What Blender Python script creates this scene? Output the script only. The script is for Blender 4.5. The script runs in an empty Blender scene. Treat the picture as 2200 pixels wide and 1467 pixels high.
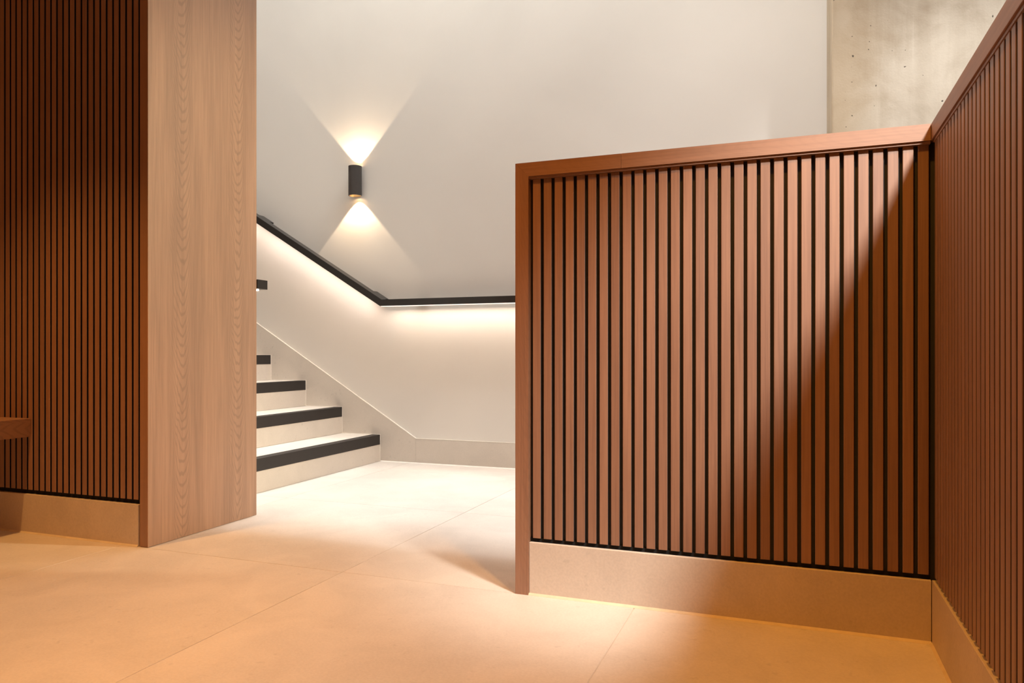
import bpy, bmesh, math
from mathutils import Vector, Matrix

# ------------------------------------------------------------------ camera
scene = bpy.context.scene
C = scene.collection
F_PX, VP2, HORIZON, CAM_H = 1590.0, 1702.0, 758.0, 0.70
YAW = math.atan((VP2 - 1100.0) / F_PX)
cam_data = bpy.data.cameras.new('camera')
cam_data.sensor_width = 36.0
cam_data.lens = F_PX / 2200.0 * 36.0
cam_data.shift_y = (HORIZON - 733.5) / 2200.0
cam_data.clip_start = 0.02
cam = bpy.data.objects.new('camera', cam_data)
cam.location = (0, 0, CAM_H)
cam.rotation_euler = (math.radians(90), 0, YAW)
C.objects.link(cam)
scene.camera = cam

# ------------------------------------------------------------------ world, lights, exposure
vs = scene.view_settings
vs.view_transform = 'Standard'
vs.look = 'None'
vs.exposure = 0.0
vs.gamma = 1.0
vs.use_curve_mapping = False

YB_WALL = 4.187
WARM = (1.0, 0.46, 0.09)
world = bpy.data.worlds.new('world')
scene.world = world
world.use_nodes = True
bg = world.node_tree.nodes['Background']
bg.inputs[0].default_value = (1.0, 0.27, 0.05, 1)
bg.inputs[1].default_value = 0.22


def aim(o, target):
    d = Vector(target) - o.location
    o.rotation_euler = d.to_track_quat('-Z', 'Y').to_euler()


def spot(name, loc, target, power, color, angle, blend, radius):
    l = bpy.data.lights.new(name, 'SPOT')
    l.energy = power
    l.color = color
    l.spot_size = math.radians(angle)
    l.spot_blend = blend
    l.shadow_soft_size = radius
    o = bpy.data.objects.new(name, l)
    o.location = loc
    C.objects.link(o)
    aim(o, target)
    return o


def area(name, loc, target, power, color, sx, sy):
    l = bpy.data.lights.new(name, 'AREA')
    l.energy = power
    l.color = color
    l.shape = 'RECTANGLE'
    l.size = sx
    l.size_y = sy
    o = bpy.data.objects.new(name, l)
    o.location = loc
    C.objects.link(o)
    aim(o, target)
    return o


# stair hall (several storeys high): soft ceiling panel, downlights over the landing, plus an added unseen fill for the reveal
area('hall_ceiling_panel', (-0.4, 3.0, 6.45), (-0.4, 3.005, 0), 285, (0.91, 0.97, 1.0), 5.4, 0.7)
for hx in (-3.1, -2.2, -1.3, -0.4):
    spot('hall_downlight', (hx, 3.22, 6.4), (hx, 3.22, 0), 540, (0.89, 0.96, 1.0), 19.8, 0.7, 0.06)
spot('reveal_fill', (2.2, 3.1, 2.62), (-2.16, 2.46, 1.0), 470, (1.0, 0.82, 0.52), 34, 0.8, 0.10)  # added fill without a fixture, brightens the timber reveal
# track spot in the neighbouring room, shining over the low partition; added fills follow
spot('track_spot', (1.01, 0.85, 2.62), (-0.40, 2.45, 0.0), 590, (1.0, 0.99, 0.94), 35, 1.0, 0.13)
spot('lobby_floor_fill', (1.01, 0.60, 2.62), (-1.15, 1.50, 0.0), 85, (1.0, 0.94, 0.86), 36, 1.0, 0.10)  # added second spot to lift the lobby floor, not a separate lamp
spot('column_fill', (0.95, 2.25, 2.64), (0.66, 3.66, 1.45), 112, (1.0, 0.98, 0.95), 64, 1.0, 0.05)  # added to brighten the front face of the column
spot('back_wall_fill', (-0.25, 2.45, 2.66), (-0.05, YB_WALL, 1.75), 44, (1.0, 0.95, 0.90), 84, 1.0, 0.08)  # invented fill for the dim right end of the plaster wall
# lobby downlights, warm
for lname, lx, ly, p, wc, cone in (('lobby_downlight_bench', -2.47, 1.15, 142, (1.0, 0.48, 0.13), 72), ('lobby_downlight_middle', -1.1, 1.15, 70, (1.0, 0.37, 0.07), 86),
                         ('lobby_downlight_corner', -0.05, 1.25, 105, (1.0, 0.42, 0.05), 80)):
    spot(lname, (lx, ly, 2.64), (lx, ly, 0), p, wc, cone, 0.6, 0.04)

# ------------------------------------------------------------------ materials
def new_mat(name):
    m = bpy.data.materials.new(name)
    m.use_nodes = True
    nt = m.node_tree
    b = nt.nodes['Principled BSDF']
    return m, nt, b


def N(nt, t, **kw):
    n = nt.nodes.new(t)
    for k, v in kw.items():
        setattr(n, k, v)
    return n


def mathn(nt, op, a, b=None, c=None):
    n = N(nt, 'ShaderNodeMath', operation=op)
    for i, v in enumerate((a, b, c)):
        if v is None:
            continue
        if isinstance(v, (int, float)):
            n.inputs[i].default_value = v
        else:
            nt.links.new(v, n.inputs[i])
    return n.outputs[0]


def mix_col(nt, fac, a, b, blend='MIX'):
    n = N(nt, 'ShaderNodeMix', data_type='RGBA', blend_type=blend)
    if isinstance(fac, (int, float)):
        n.inputs[0].default_value = fac
    else:
        nt.links.new(fac, n.inputs[0])
    for i, v in ((6, a), (7, b)):
        if isinstance(v, tuple):
            n.inputs[i].default_value = (*v, 1)
        else:
            nt.links.new(v, n.inputs[i])
    return n.outputs[2]


def ramp(nt, fac, lo, hi, a=0.0, b=1.0):
    n = N(nt, 'ShaderNodeMapRange', interpolation_type='SMOOTHSTEP')
    nt.links.new(fac, n.inputs[0])
    n.inputs[1].default_value = lo
    n.inputs[2].default_value = hi
    n.inputs[3].default_value = a
    n.inputs[4].default_value = b
    return n.outputs[0]


def coords(nt, scale, rand=True, loc=(0, 0, 0)):
    tc = N(nt, 'ShaderNodeTexCoord')
    v = tc.outputs['Object']
    if rand:
        oi = N(nt, 'ShaderNodeObjectInfo')
        off = N(nt, 'ShaderNodeVectorMath', operation='SCALE')
        off.inputs[0].default_value = (17.3, 9.1, 31.7)
        nt.links.new(oi.outputs['Random'], off.inputs['Scale'])
        add = N(nt, 'ShaderNodeVectorMath', operation='ADD')
        nt.links.new(v, add.inputs[0])
        nt.links.new(off.outputs[0], add.inputs[1])
        v = add.outputs[0]
    mp = N(nt, 'ShaderNodeMapping')
    mp.inputs['Scale'].default_value = scale
    mp.inputs['Location'].default_value = loc
    nt.links.new(v, mp.inputs[0])
    return mp.outputs[0]


def noise(nt, vec, scale, detail=4.0, rough=0.55, dist=0.0):
    n = N(nt, 'ShaderNodeTexNoise')
    nt.links.new(vec, n.inputs['Vector'])
    n.inputs['Scale'].default_value = scale
    n.inputs['Detail'].default_value = detail
    n.inputs['Roughness'].default_value = rough
    n.inputs['Distortion'].default_value = dist
    return n.outputs[0]


def bump(nt, b, height, strength, dist=0.002):
    n = N(nt, 'ShaderNodeBump')
    n.inputs['Strength'].default_value = strength
    n.inputs['Distance'].default_value = dist
    nt.links.new(height, n.inputs['Height'])
    nt.links.new(n.outputs[0], b.inputs['Normal'])


WOOD_LO, WOOD_HI = (0.172, 0.066, 0.028), (0.325, 0.151, 0.076)


def wood(name, axis='Z', figure=0.0, across='Y', lo=WOOD_LO, hi=WOOD_HI, rough=0.62, period=0.19, tone=-0.02):
    """stained oak: fine pores along the axis, tone per piece, optional cathedral figure"""
    m, nt, b = new_mat(name)
    L = {'X': (1.6, 70, 70), 'Y': (70, 1.6, 70), 'Z': (70, 70, 1.6)}[axis]
    S = {'X': (0.5, 9, 9), 'Y': (9, 0.5, 9), 'Z': (9, 9, 0.5)}[axis]
    fine = noise(nt, coords(nt, L), 3.0, 5, 0.6)
    broad = noise(nt, coords(nt, S), 2.0, 3, 0.5, 0.4)
    oi = N(nt, 'ShaderNodeObjectInfo')
    t = mathn(nt, 'ADD', mathn(nt, 'MULTIPLY', ramp(nt, fine, 0.3, 0.7), 0.42),
              mathn(nt, 'MULTIPLY', ramp(nt, broad, 0.28, 0.72), 0.38))
    t = mathn(nt, 'ADD', t, mathn(nt, 'MULTIPLY', oi.outputs['Random'], 0.30))
    t = mathn(nt, 'ADD', t, tone)
    col = mix_col(nt, t, lo, hi)
    if figure:
        # nested cathedral arches: parabolas across the board, repeated per veneer leaf
        tc = N(nt, 'ShaderNodeTexCoord')
        sp = N(nt, 'ShaderNodeSeparateXYZ')
        nt.links.new(tc.outputs['Object'], sp.inputs[0])
        along, acr = sp.outputs[axis], sp.outputs[across]
        warp = noise(nt, coords(nt, {'X': (1.1, 6, 6), 'Y': (6, 1.1, 6), 'Z': (6, 6, 1.1)}[axis]), 1.6, 3, 0.6)
        acr2 = mathn(nt, 'ADD', acr, mathn(nt, 'MULTIPLY', mathn(nt, 'SUBTRACT', warp, 0.5), 0.035))
        u = mathn(nt, 'PINGPONG', acr2, period / 2)
        u = mathn(nt, 'SUBTRACT', u, period * 0.258)
        para = mathn(nt, 'MULTIPLY', mathn(nt, 'MULTIPLY', u, u), 62.0)
        ph = mathn(nt, 'ADD', mathn(nt, 'SUBTRACT', along, para), mathn(nt, 'MULTIPLY', warp, 0.22))
        sn = mathn(nt, 'SINE', mathn(nt, 'MULTIPLY', ph, 150.0))
        lines = ramp(nt, sn, 0.2, 1.0)
        near = ramp(nt, mathn(nt, 'ABSOLUTE', u), 0.01, 0.085, 1.0, 0.12)
        col = mix_col(nt, mathn(nt, 'MULTIPLY', mathn(nt, 'MULTIPLY', lines, near), figure), col,
                      tuple(c * 0.75 for c in lo))
    nt.links.new(col, b.inputs['Base Color'])
    b.inputs['Roughness'].default_value = rough
    b.inputs['Specular IOR Level'].default_value = 0.9
    b.inputs['IOR'].default_value = 1.56
    b.inputs['Coat Weight'].default_value = 0.8
    b.inputs['Coat Roughness'].default_value = 0.55
    bump(nt, b, fine, 0.10, 0.001)
    return m


def stone(name, base, var=0.12, rough=0.55, sc=1.0):
    """fine-grained porcelain stone with clouding and small flecks"""
    m, nt, b = new_mat(name)
    v = coords(nt, (1, 1, 1))
    cloud = noise(nt, v, 4.5 * sc, 5, 0.6, 0.6)
    grain = noise(nt, v, 160 * sc, 3, 0.6)
    fleck = noise(nt, v, 38 * sc, 2, 0.5)
    lo = tuple(c * (1 - var) for c in base)
    hi = tuple(min(1, c * (1 + var)) for c in base)
    t = mathn(nt, 'ADD', mathn(nt, 'MULTIPLY', ramp(nt, cloud, 0.3, 0.7), 0.6),
              mathn(nt, 'MULTIPLY', ramp(nt, grain, 0.3, 0.7), 0.4))
    col = mix_col(nt, t, lo, hi)
    col = mix_col(nt, ramp(nt, fleck, 0.66, 0.78, 0, 0.35), col, tuple(c * 0.72 for c in base))
    nt.links.new(col, b.inputs['Base Color'])
    b.inputs['Roughness'].default_value = rough
    b.inputs['Specular IOR Level'].default_value = 0.3
    bump(nt, b, grain, 0.06, 0.001)
    return m


def plain(name, col, rough=0.6, metallic=0.0, var=0.06, sc=30.0):
    m, nt, b = new_mat(name)
    n = noise(nt, coords(nt, (1, 1, 1)), sc, 3)
    c = mix_col(nt, ramp(nt, n, 0.3, 0.7), tuple(x * (1 - var) for x in col), tuple(min(1, x * (1 + var)) for x in col))
    nt.links.new(c, b.inputs['Base Color'])
    b.inputs['Roughness'].default_value = rough
    b.inputs['Metallic'].default_value = metallic
    return m


def plaster(name, col):
    m, nt, b = new_mat(name)
    v = coords(nt, (1, 1, 1), rand=False)
    cloud = noise(nt, v, 0.9, 4, 0.5, 0.5)
    c = mix_col(nt, ramp(nt, cloud, 0.3, 0.7), tuple(x * 0.965 for x in col), tuple(min(1, x * 1.03) for x in col))
    nt.links.new(c, b.inputs['Base Color'])
    b.inputs['Roughness'].default_value = 0.85
    b.inputs['Specular IOR Level'].default_value = 0.2
    bump(nt, b, noise(nt, v, 90, 3), 0.05, 0.001)
    return m


def emit(name, col, strength):
    m, nt, b = new_mat(name)
    b.inputs['Base Color'].default_value = (*col, 1)
    b.inputs['Emission Color'].default_value = (*col, 1)
    b.inputs['Emission Strength'].default_value = strength
    return m


def concrete(name):
    m, nt, b = new_mat(name)
    v = coords(nt, (1, 1, 1), rand=False)
    streak = noise(nt, coords(nt, (9, 9, 0.55), rand=False), 1.0, 5, 0.6, 0.3)
    fine = noise(nt, coords(nt, (34, 34, 1.1), rand=False, loc=(3, 1, 2)), 1.0, 4, 0.6)
    cloud = noise(nt, v, 3.0, 6, 0.62, 0.5)
    grain = noise(nt, v, 120, 3)
    t = mathn(nt, 'ADD', mathn(nt, 'MULTIPLY', ramp(nt, streak, 0.3, 0.7), 0.35), mathn(nt, 'MULTIPLY', ramp(nt, cloud, 0.34, 0.66), 0.65))
    col = mix_col(nt, t, (0.36, 0.295, 0.215), (0.60, 0.545, 0.45))
    # pale lime runs
    col = mix_col(nt, ramp(nt, fine, 0.62, 0.80, 0, 0.4), col, (0.72, 0.67, 0.57))
    # ochre rust wash down the left arris
    sp = N(nt, 'ShaderNodeSeparateXYZ')
    tc = N(nt, 'ShaderNodeTexCoord')
    nt.links.new(tc.outputs['Object'], sp.inputs[0])
    edge = ramp(nt, mathn(nt, 'ADD', sp.outputs['X'], mathn(nt, 'MULTIPLY', mathn(nt, 'SUBTRACT', cloud, 0.5), 0.25)), 0.0, 0.30, 0.6, 0.0)
    col = mix_col(nt, edge, col, (0.44, 0.33, 0.20))
    pits = noise(nt, v, 42, 1, 0.4)
    col = mix_col(nt, ramp(nt, pits, 0.745, 0.765, 0, 0.9), col, (0.05, 0.04, 0.03))
    # ring left by a formwork plug
    dx = mathn(nt, 'SUBTRACT', sp.outputs['X'], 0.452)
    dz = mathn(nt, 'SUBTRACT', sp.outputs['Z'], 2.38)
    r = mathn(nt, 'SQRT', mathn(nt, 'ADD', mathn(nt, 'MULTIPLY', dx, dx), mathn(nt, 'MULTIPLY', dz, dz)))
    ring = ramp(nt, mathn(nt, 'ABSOLUTE', mathn(nt, 'SUBTRACT', r, 0.032)), 0.0, 0.006, 0.3, 0.0)
    col = mix_col(nt, ring, col, (0.36, 0.30, 0.22))
    nt.links.new(col, b.inputs['Base Color'])
    b.inputs['Roughness'].default_value = 0.8
    h = mathn(nt, 'ADD', grain, mathn(nt, 'MULTIPLY', ramp(nt, pits, 0.745, 0.765), -3.0))
    bump(nt, b, h, 0.2, 0.002)
    return m


M = dict(
    slat=wood('stained_oak_slat', 'Z'),
    board_z=wood('stained_oak_upright', 'Z', figure=0.15, across='X', period=0.4, tone=0.3),
    board_x=wood('stained_oak_rail', 'X', figure=0.08, across='Z', period=0.11, tone=0.2),
    board_y=wood('stained_oak_cross_rail', 'Y', figure=0.08, across='Z', period=0.11),
    veneer=wood('oak_veneer', 'Z', figure=0.42, across='Y', lo=(0.27, 0.143, 0.080), hi=(0.50, 0.287, 0.172), period=0.62),  # same brown oak as the slats, strong light put into a paler colour
    bench=wood('stained_oak_bench', 'Y', figure=0.35, across='Z', period=0.12, tone=0.4),
    felt=plain('black_backing_board', (0.030, 0.028, 0.027), 0.62),
    gap=plain('black_recess', (0.003, 0.003, 0.003), 0.95),
    black=plain('black_powder_coat', (0.016, 0.014, 0.013), 0.28),
    sconce=plain('graphite_paint', (0.052, 0.047, 0.045), 0.45),
    nosing=plain('black_nosing_strip', (0.021, 0.017, 0.015), 0.55),
    tile=stone('porcelain_floor_tile', (0.67, 0.60, 0.53), 0.09, 0.5),
    skirt=stone('porcelain_skirting', (0.63, 0.53, 0.435), 0.10, 0.45),
    step=stone('porcelain_step', (0.68, 0.61, 0.53), 0.06, 0.55),
    string=stone('porcelain_stringer', (0.70, 0.635, 0.56), 0.05, 0.55),
    grout=plain('beige_grout', (0.56, 0.48, 0.40), 0.9),
    sealant=plain('cream_sealant', (0.72, 0.60, 0.42), 0.6),
    whitetrim=plain('white_edge_trim', (0.85, 0.80, 0.72), 0.5),
    plaster=plaster('painted_plaster', (0.79, 0.755, 0.705)),
    ceil=plaster('ceiling_paint', (0.62, 0.58, 0.52)),
    concrete=concrete('cast_concrete'),
    lens=emit('warm_lamp_lens', (1.0, 0.72, 0.40), 40.0),
    brass=plain('gold_reflector', (0.75, 0.48, 0.22), 0.3, 1.0),
    led_dim=emit('dim_led_strip', (1.0, 0.80, 0.68), 22.0),
    diffuser=emit('led_diffuser', (1.0, 0.90, 0.80), 1.0),
    led=emit('warm_led_strip', (1.0, 0.80, 0.64), 27.0),
)

# ------------------------------------------------------------------ mesh helpers
def mesh_obj(name, verts, faces, mat, parent=None, loc=(0, 0, 0)):
    me = bpy.data.meshes.new(name)
    me.from_pydata([tuple(v) for v in verts], [], faces)
    bm = bmesh.new()
    bm.from_mesh(me)
    bmesh.ops.recalc_face_normals(bm, faces=bm.faces)
    bm.to_mesh(me)
    bm.free()
    me.materials.append(M[mat])
    o = bpy.data.objects.new(name, me)
    C.objects.link(o)
    o.location = loc
    if parent is not None:
        o.parent = parent
    return o


def box_bm(x0, x1, y0, y1, z0, z1, bev=0.0):
    bm = bmesh.new()
    bmesh.ops.create_cube(bm, size=1.0, matrix=Matrix.Translation(((x0 + x1) / 2, (y0 + y1) / 2, (z0 + z1) / 2)) @
                          Matrix.Diagonal((x1 - x0, y1 - y0, z1 - z0, 1)))
    if bev:
        bmesh.ops.bevel(bm, geom=list(bm.edges), offset=bev, segments=1, affect='EDGES', profile=0.5)
    return bm


def from_bm(name, bm, mat, parent=None, smooth=False):
    me = bpy.data.meshes.new(name)
    bmesh.ops.recalc_face_normals(bm, faces=bm.faces)
    bm.to_mesh(me)
    bm.free()
    me.materials.append(M[mat])
    if smooth:
        for p in me.polygons:
            p.use_smooth = True
    o = bpy.data.objects.new(name, me)
    C.objects.link(o)
    if parent is not None:
        o.parent = parent
    return o


def box(name, x0, x1, y0, y1, z0, z1, mat, parent=None, bev=0.0):
    return from_bm(name, box_bm(x0, x1, y0, y1, z0, z1, bev), mat, parent)


def prism(name, poly, lo, hi, plane, mat, parent=None):
    """extrude a 2-D outline: plane 'XZ' runs lo..hi in Y, 'YZ' in X, 'XY' in Z"""
    n = len(poly)
    def P(p, t):
        return {'XZ': (p[0], t, p[1]), 'YZ': (t, p[0], p[1]), 'XY': (p[0], p[1], t)}[plane]
    v = [P(p, lo) for p in poly] + [P(p, hi) for p in poly]
    f = [list(range(n)), list(range(2 * n - 1, n - 1, -1))]
    f += [[i, (i + 1) % n, n + (i + 1) % n, n + i] for i in range(n)]
    return mesh_obj(name, v, f, mat, parent)


def structure(o):
    o['kind'] = 'structure'
    return o


def thing(name, label, cat, loc=(0, 0, 0), group=None):
    o = bpy.data.objects.new(name, None)
    o.empty_display_size = 0.1
    C.objects.link(o)
    o['label'] = label
    o['category'] = cat
    if group:
        o['group'] = group
    return o


def copies(proto, positions, parent):
    """repeat one piece as linked copies; proto itself takes the first place"""
    for i, p in enumerate(positions):
        o = proto if i == 0 else proto.copy()
        if i:
            C.objects.link(o)
        o.parent = parent
        o.location = p


def slat_mesh(width, depth, height, facing, dark=False):
    """one slat standing at its left-bottom-front corner, front arrises chamfered"""
    c = 0.0012
    poly = [(0, depth), (0, c), (c, 0), (width - c, 0), (width, c), (width, depth)]
    if facing == '-X':                                  # front towards -X, width runs along -Y
        poly = [(y, -x) for x, y in poly]
    o = prism('slat', poly, 0, height, 'XY', 'slat')
    o.data.materials.append(M['gap' if dark else 'felt'])
    side = Vector((1, 0, 0)) if facing == '-Y' else Vector((0, 1, 0))
    for p in o.data.polygons:                           # veneered front on a black core: the flanks are black
        if abs(p.normal.dot(side)) > 0.9:
            p.material_index = 1
    return o


# ------------------------------------------------------------------ the setting
YP = 2.024            # face of the two slatted walls either side of the passage
YB = 4.187            # plaster wall of the stair hall
XW = 0.314            # inner face of the side partition
XJ = -2.163           # reveal of the passage
YJ = 2.598            # its far corner
TOP = 1.250

floor = structure(mesh_obj('floor', [(-6, -2.5, -0.06), (4, -2.5, -0.06), (4, 4.6, -0.06), (-6, 4.6, -0.06),
                                     (-6, -2.5, -0.0015), (4, -2.5, -0.0015), (4, 4.6, -0.0015), (-6, 4.6, -0.0015)],
                           [[0, 1, 2, 3], [4, 5, 6, 7], [0, 1, 5, 4], [1, 2, 6, 5], [2, 3, 7, 6], [3, 0, 4, 7]], 'grout'))
TP, TG = 0.938, 0.0022
tproto = from_bm('tile', box_bm(TG / 2, TP - TG / 2, TG / 2, TP - TG / 2, -0.010, 0.0, 0.0008), 'tile')
tpos = [(-0.4058 + TP * i, 2.0195 + TP * j, 0) for j in (-4, -3, -2, -1, 0, 1, 2) for i in range(-5, 4)]
copies(tproto, tpos, floor)

structure(box('wall_back', -6.0, 4.0, YB, YB + 0.2, 0, 6.6, 'plaster'))
structure(box('ceiling', -6.0, 4.0, YJ, YB, 6.6, 6.7, 'ceil'))
structure(box('wall_header', -6.0, 4.0, YJ, YJ + 0.12, 2.81, 6.6, 'plaster'))
structure(box('ceiling_lobby', -6.0, 4.0, -2.5, YJ, 2.70, 2.80, 'ceil'))
wall_left = structure(box('wall_left', -6.0, -2.206, YP + 0.026, YJ - 0.003, 0, 2.70, 'plaster'))

col = box('concrete_column', 0, 1.0, -0.26, 0.26, 0, 6.6, 'concrete', None, 0.006)
col.location = (0.168, 3.92, 0)
col['label'] = 'raw cast concrete column with ochre stains behind the low slatted partition'
col['category'] = 'column'

# ------------------------------------------------------------------ low slatted partition facing the lobby
sc_ = thing('slatted_screen', 'low oak slatted partition lit by a diagonal beam, with mitred frame post', 'partition')
SX0, SXP = -0.753, -0.713
SLB, SLT = 0.164, 1.203
box('core', SX0 + 0.004, XW + 0.12, YP + 0.016, YP + 0.130, 0.0, TOP - 0.040, 'felt', sc_)
prism('frame_post', [(SX0, 0.0), (SXP, 0.0), (SXP, TOP - 0.040), (SX0, TOP)], YP - 0.008, YP + 0.134, 'XZ', 'board_z', sc_)
JX = -0.442
prism('cap_board', [(SX0 + 0.0004, TOP), (SXP + 0.0003, TOP - 0.040), (JX, TOP - 0.040), (JX, TOP)], YP - 0.008, YP + 0.134, 'XZ', 'board_x', sc_)
prism('cap_board', [(JX + 0.0007, TOP - 0.040), (XW - 0.003, TOP - 0.040), (XW - 0.003, TOP), (JX + 0.0007, TOP)], YP - 0.008, YP + 0.134, 'XZ', 'board_x', sc_)
box('bead', SXP, XW - 0.003, YP - 0.004, YP + 0.014, SLT + 0.0005, TOP - 0.0405, 'board_x', sc_)
box('recess_strip', SXP, XW - 0.002, YP + 0.010, YP + 0.0155, 0.151, SLB - 0.0005, 'gap', sc_)
SP, SW = 0.03295, 0.0238
sl = slat_mesh(SW, 0.0115, SLT - SLB, '-Y')
copies(sl, [(-0.7034 + SP * i, YP + 0.004, SLB) for i in range(31)], sc_)

# ------------------------------------------------------------------ side partition running past the camera
sp_ = thing('slatted_screen', 'low oak slatted partition without end post, joining the beam-lit partition at a corner', 'partition')
YN = -1.2
YC = YP - 0.012
box('core', XW + 0.016, XW + 0.116, YN, YP + 0.012, 0.0, TOP - 0.040, 'felt', sp_)
box('cap_board', XW - 0.002, XW + 0.120, YN, YP + 0.134, TOP - 0.040, TOP, 'board_y', sp_, 0.0006)
box('bead', XW + 0.002, XW + 0.014, YN, YC, SLT + 0.0005, TOP - 0.0405, 'board_y', sp_)
box('recess_strip', XW + 0.010, XW + 0.0155, YN, YC, 0.151, SLB - 0.0005, 'gap', sp_)
sl = slat_mesh(SW, 0.0115, SLT - SLB, '-X')
copies(sl, [(XW + 0.004, YC - 0.004 - SP * i, SLB) for i in range(96)], sp_)

# ------------------------------------------------------------------ tall slatted wall panel and timber reveal
lp = thing('slatted_wall_panel', 'tall dark oak slatted wall panel above the floating bench', 'wall panel')
LP, LW = 0.03198, 0.0232
box('backing', -4.6, -2.2025, YP + 0.0160, YP + 0.0255, 0.151, 2.695, 'gap', lp)
sl = slat_mesh(LW, 0.0115, 2.695 - 0.168, '-Y', True)
copies(sl, [(-2.2115 - 0.0043 - LW - LP * i, YP + 0.004, 0.168) for i in range(73)], lp)

jb = thing('timber_reveal', 'full-height strongly lit oak veneered reveal lining the passage to the stairs', 'door lining')
box('edge_board', -2.2018, XJ - 0.0032, YP - 0.002, YP + 0.019, 0.0012, 2.695, 'board_z', jb, 0.0008)
veneer = box('reveal_panel', -0.003, 0.0, 0.0, YJ - YP + 0.002, 0.0012, 2.695, 'veneer', jb, 0.0006)
veneer.location = (XJ, YP - 0.002, 0)

# ------------------------------------------------------------------ stone skirtings and sealant lines
structure(box('baseboard_left', -4.6, -2.2105, YP - 0.001, YP + 0.015, 0.0006, 0.151, 'skirt', None, 0.0008))
structure(box('baseboard_front', SXP + 0.0006, XW - 0.0006, YP - 0.002, YP + 0.0152, 0.0006, 0.1515, 'skirt', None, 0.0008))
structure(box('baseboard_right', XW, XW + 0.0152, YN, YP - 0.0035, 0.0006, 0.1545, 'skirt', None, 0.0008))
structure(prism('trim_1', [(YP - 0.001, 0.0002), (YP - 0.007, 0.0002), (YP - 0.001, 0.006)], -4.6, -2.2105, 'YZ', 'sealant'))
structure(prism('trim_2', [(YP - 0.002, 0.0002), (YP - 0.008, 0.0002), (YP - 0.002, 0.006)], SXP, XW - 0.001, 'YZ', 'sealant'))
structure(prism('trim_3', [(XW, 0.0002), (XW - 0.006, 0.0002), (XW, 0.006)], YN, YP - 0.006, 'XZ', 'sealant'))

# ------------------------------------------------------------------ stairs
RISE, RUN, X1 = 0.1712, 0.2870, -2.492
YS0, YS1 = YJ + 0.004, YB - 0.0135
st = thing('staircase', 'pale stone staircase with black nosing strips climbing behind the timber reveal', 'stairs')
for n in range(9):
    xr, z0, z1 = X1 - RUN * n, RISE * n, RISE * (n + 1)
    body = box('step', xr - RUN - 0.02, xr - 0.014, YS0, YS1, max(0.001, z0 - 0.02), z1 - 0.021, 'grout', st)
    box('riser_slab', xr - 0.0135, xr, YS0, YS1, z0 + 0.0012, z1 - 0.0625, 'step', body)
    box('tread_slab', xr - RUN - 0.0135, xr - 0.0605, YS0, YS1, z1 - 0.020, z1, 'step', body)
    NZ = [(xr + 0.001, z1 - 0.062), (xr + 0.001, z1 + 0.0005), (xr - 0.060, z1 + 0.0005), (xr - 0.060, z1 - 0.0205), (xr - 0.0138, z1 - 0.0205), (xr - 0.0138, z1 - 0.062)]
    prism('nosing', NZ, YS0, YS1 - 0.004, 'XZ', 'nosing', body)
    TR = [(xr + 0.003, z0 + 0.001), (xr + 0.003, z1 + 0.003), (xr - RUN + 0.003, z1 + 0.003), (xr - RUN + 0.003, z1), (xr, z1), (xr, z0 + 0.001)]
    prism('edge_trim', TR, YS1 - 0.004, YS1, 'XZ', 'whitetrim', body)

# stone stringer / skirting on the back wall
SK = 0.156
BX = -2.234
slope = RISE / RUN * 1.012
xe = -4.9
bb = structure(prism('baseboard_back', [(BX, 0.0006), (BX, SK), (BX - 0.0001, SK), (xe, SK + (BX - xe) * slope), (xe, 0.0006)], YB - 0.013, YB - 0.0005, 'XZ', 'string'))
prism('skirting_piece', [(BX + 0.0008, 0.0006), (0.166, 0.0006), (0.166, SK), (BX + 0.0008, SK)], YB - 0.013, YB - 0.0005, 'XZ', 'string', bb)
E1 = 0.003
prism('edge_trim', [(BX, SK + 0.0002), (0.166, SK + 0.0002), (0.166, SK + E1), (BX, SK + E1), (xe, SK + (BX - xe) * slope + E1), (xe, SK + (BX - xe) * slope + 0.0002)], YB - 0.0135, YB - 0.0008, 'XZ', 'whitetrim', bb)
structure(prism('trim_4', [(YB - 0.013, 0.0002), (YB - 0.018, 0.0002), (YB - 0.013, 0.005)], X1 + 0.004, 0.16, 'YZ', 'whitetrim'))

# ------------------------------------------------------------------ handrails
RH = 0.041
RY0, RY1 = YB - 0.120, YB - 0.046
hr = thing('handrail', 'long black metal handrail with glowing light strip along the plaster wall', 'handrail')
rsl = 0.6075
RXB, RZB = -2.430, 0.9955           # lower outer bend
cosr = 1 / math.hypot(1, rsl)
dzv = RH / cosr
xs_ = -4.4
# top bend: intersection of the two upper faces
xt = RXB + (dzv - RH) / rsl
# hollow section with a channel along the underside, swept along the bent path with a mitre
GR = 0.011
sect = [(RY0, 0), (RY0, RH), (RY1, RH), (RY1, 0), (RY1 - 0.014, 0), (RY1 - 0.014, GR), (RY0 + 0.030, GR), (RY0 + 0.030, 0)]
def station(i, h):
    return [(xs_, RZB + (RXB - xs_) * rsl + h * dzv / RH), (RXB + (xt - RXB) * h / RH, RZB + h), (0.05, RZB + h)][i]
v, f, n8 = [], [], len(sect)
for i in range(3):
    for y, h in sect:
        x, z = station(i, h)
        v.append((x, y, z))
for i in range(2):
    for k in range(n8):
        k2 = (k + 1) % n8
        f.append([i * n8 + k, i * n8 + k2, (i + 1) * n8 + k2, (i + 1) * n8 + k])
for o_ in (0, 2 * n8):
    f += [[o_ + 0, o_ + 1, o_ + 6, o_ + 7], [o_ + 1, o_ + 2, o_ + 5, o_ + 6], [o_ + 2, o_ + 3, o_ + 4, o_ + 5]]
mesh_obj('bar', v, f, 'black', hr)
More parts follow.
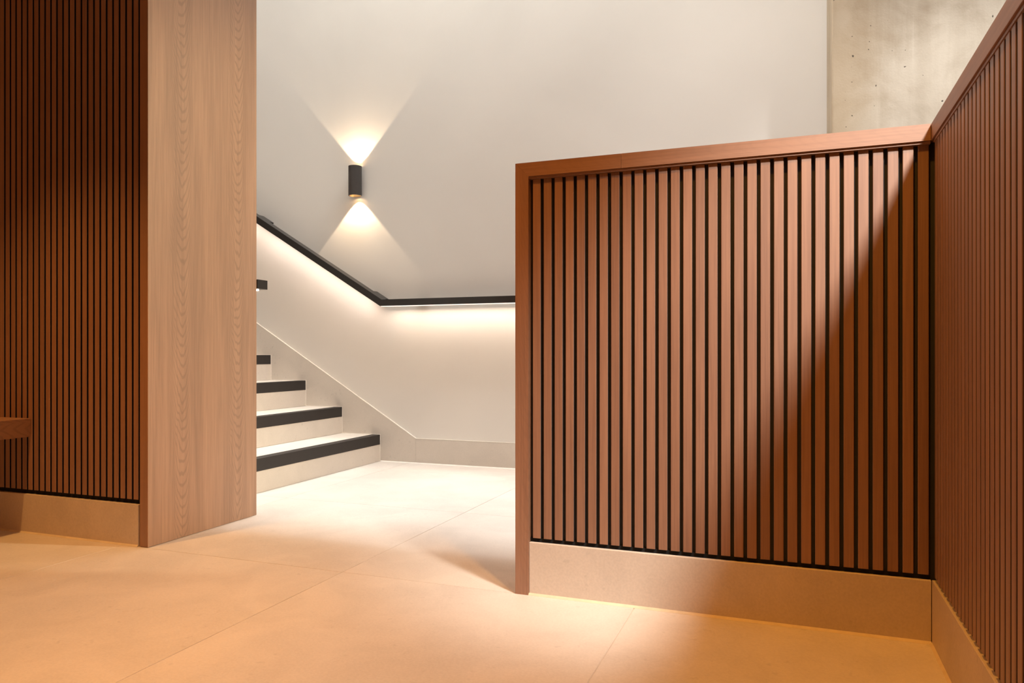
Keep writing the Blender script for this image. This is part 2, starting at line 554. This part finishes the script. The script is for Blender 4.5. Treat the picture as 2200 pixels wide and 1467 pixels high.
# light strips inside the channel and the pale diffuser edge below the level run
GZ = RZB + GR
prism('light_strip', [(RXB + 0.03, GZ - 0.0006), (0.04, GZ - 0.0006), (0.04, GZ - 0.002), (RXB + 0.03, GZ - 0.002)], RY0 + 0.0305, RY1 - 0.0145, 'XZ', 'led', hr)
prism('diffuser', [(RXB + 0.006, RZB - 0.0004), (0.045, RZB - 0.0004), (0.045, RZB - 0.0050), (RXB + 0.006, RZB - 0.0050)], RY0 + 0.001, RY0 + 0.006, 'XZ', 'diffuser', hr)
gx = RXB + (xt - RXB) * GR / RH
def in_channel(x, h):
    return (x, GZ + (gx - x) * rsl - h)
p0, p1 = RXB - 0.03, xs_ + 0.05
prism('light_strip', [in_channel(p0, 0.0009), in_channel(p1, 0.0009), in_channel(p1, 0.0025), in_channel(p0, 0.0025)], RY0 + 0.0305, RY1 - 0.0145, 'XZ', 'led_dim', hr)
for bx in (-2.437, -3.340, -4.24):
    xa, xb = bx - 0.085, bx
    za, zb = (RZB + (RXB - xa) * rsl + dzv, RZB + (RXB - xb) * rsl + dzv)
    prism('bracket', [(xa, za - 0.0006), (xb, zb - 0.0006), (xb - 0.010, zb - 0.022), (xa - 0.010, za - 0.022)], RY1 + 0.0003, YB - 0.0005, 'XZ', 'black', hr)
for bx in (-2.22, -1.30, -0.40):
    box('bracket', bx, bx + 0.08, RY1 + 0.0003, YB - 0.0005, RZB + RH - 0.016, RZB + RH - 0.0006, 'black', hr)

nr = thing('handrail', 'short black handrail end returning to the wall behind the timber reveal', 'handrail')
NZ0, NZ1, NX = 0.978, 1.0175, XJ + 0.004
prism('bar', [(NX, YJ + 0.0015), (NX, YJ + 0.066), (-3.0, YJ + 0.066), (-3.0, YJ + 0.028), (NX - 0.038, YJ + 0.028), (NX - 0.038, YJ + 0.0015)], NZ0, NZ1, 'XY', 'black', nr)
box('light_strip', -2.98, NX - 0.042, YJ + 0.034, YJ + 0.060, NZ0 - 0.004, NZ0 - 0.0004, 'led_dim', nr)

# ------------------------------------------------------------------ wall sconce
ws = thing('wall_sconce', 'black cylindrical up-and-down wall lamp glowing on the plaster wall', 'lamp')
LX, LY, LZ0, LZ1, LR = -2.657, YB - 0.0495, 1.720, 1.913, 0.0432
def lathe(name, prof, mat, parent, seg=48, close=True):
    v, f = [], []
    n = len(prof)
    for i in range(seg):
        a = 2 * math.pi * i / seg
        for r, z in prof:
            v.append((LX + r * math.cos(a), LY + r * math.sin(a), z))
    for i in range(seg):
        j = (i + 1) % seg
        for k in range(n - (0 if close else 1)):
            k2 = (k + 1) % n
            f.append([i * n + k, j * n + k, j * n + k2, i * n + k2])
    o = mesh_obj(name, v, f, mat, parent)
    for p in o.data.polygons:
        p.use_smooth = True
    o.data.set_sharp_from_angle(angle=math.radians(35))
    return o
lathe('body', [(LR - 0.004, LZ0), (LR, LZ0 + 0.0015), (LR, LZ1 - 0.0015), (LR - 0.004, LZ1)], 'sconce', ws, close=True)
for s, zc in ((-1, LZ0), (1, LZ1)):
    zi = zc - s * 0.022
    lathe('reflector', [(LR - 0.0045, zc - s * 0.001), (LR - 0.0065, zc - s * 0.001), (0.016, zi), (0.016, zi - s * 0.002), (LR - 0.0045, zi - s * 0.002)], 'brass', ws)
    lathe('lens', [(0.0155, zi - s * 0.002), (0.0155, zi - s * 0.0005), (0.0006, zi - s * 0.0005), (0.0006, zi - s * 0.002)], 'lens', ws, 24)
    b_ = spot('sconce_beam', (LX, LY, zc - s * 0.018), (LX, LY, zc + s), 13, (1.0, 0.75, 0.50), 83, 0.08, 0.007)
    b_.parent = ws
box('mount', LX - 0.012, LX + 0.012, LY + LR - 0.003, YB - 0.0005, LZ0 + 0.05, LZ1 - 0.05, 'black', ws)

# ------------------------------------------------------------------ bench
be = thing('floating_bench', 'thick oak bench seat fixed to the tall slatted wall panel', 'bench')
seat = box('seat', -1.6, 0.0, -0.42, 0.0, 0.0, 0.0715, 'bench', be, 0.0012)
seat.location = (-2.7675, YP + 0.0035, 0.3745)
box('leg', -4.30, -4.24, YP - 0.40, YP - 0.02, 0.001, 0.374, 'board_z', be, 0.001)
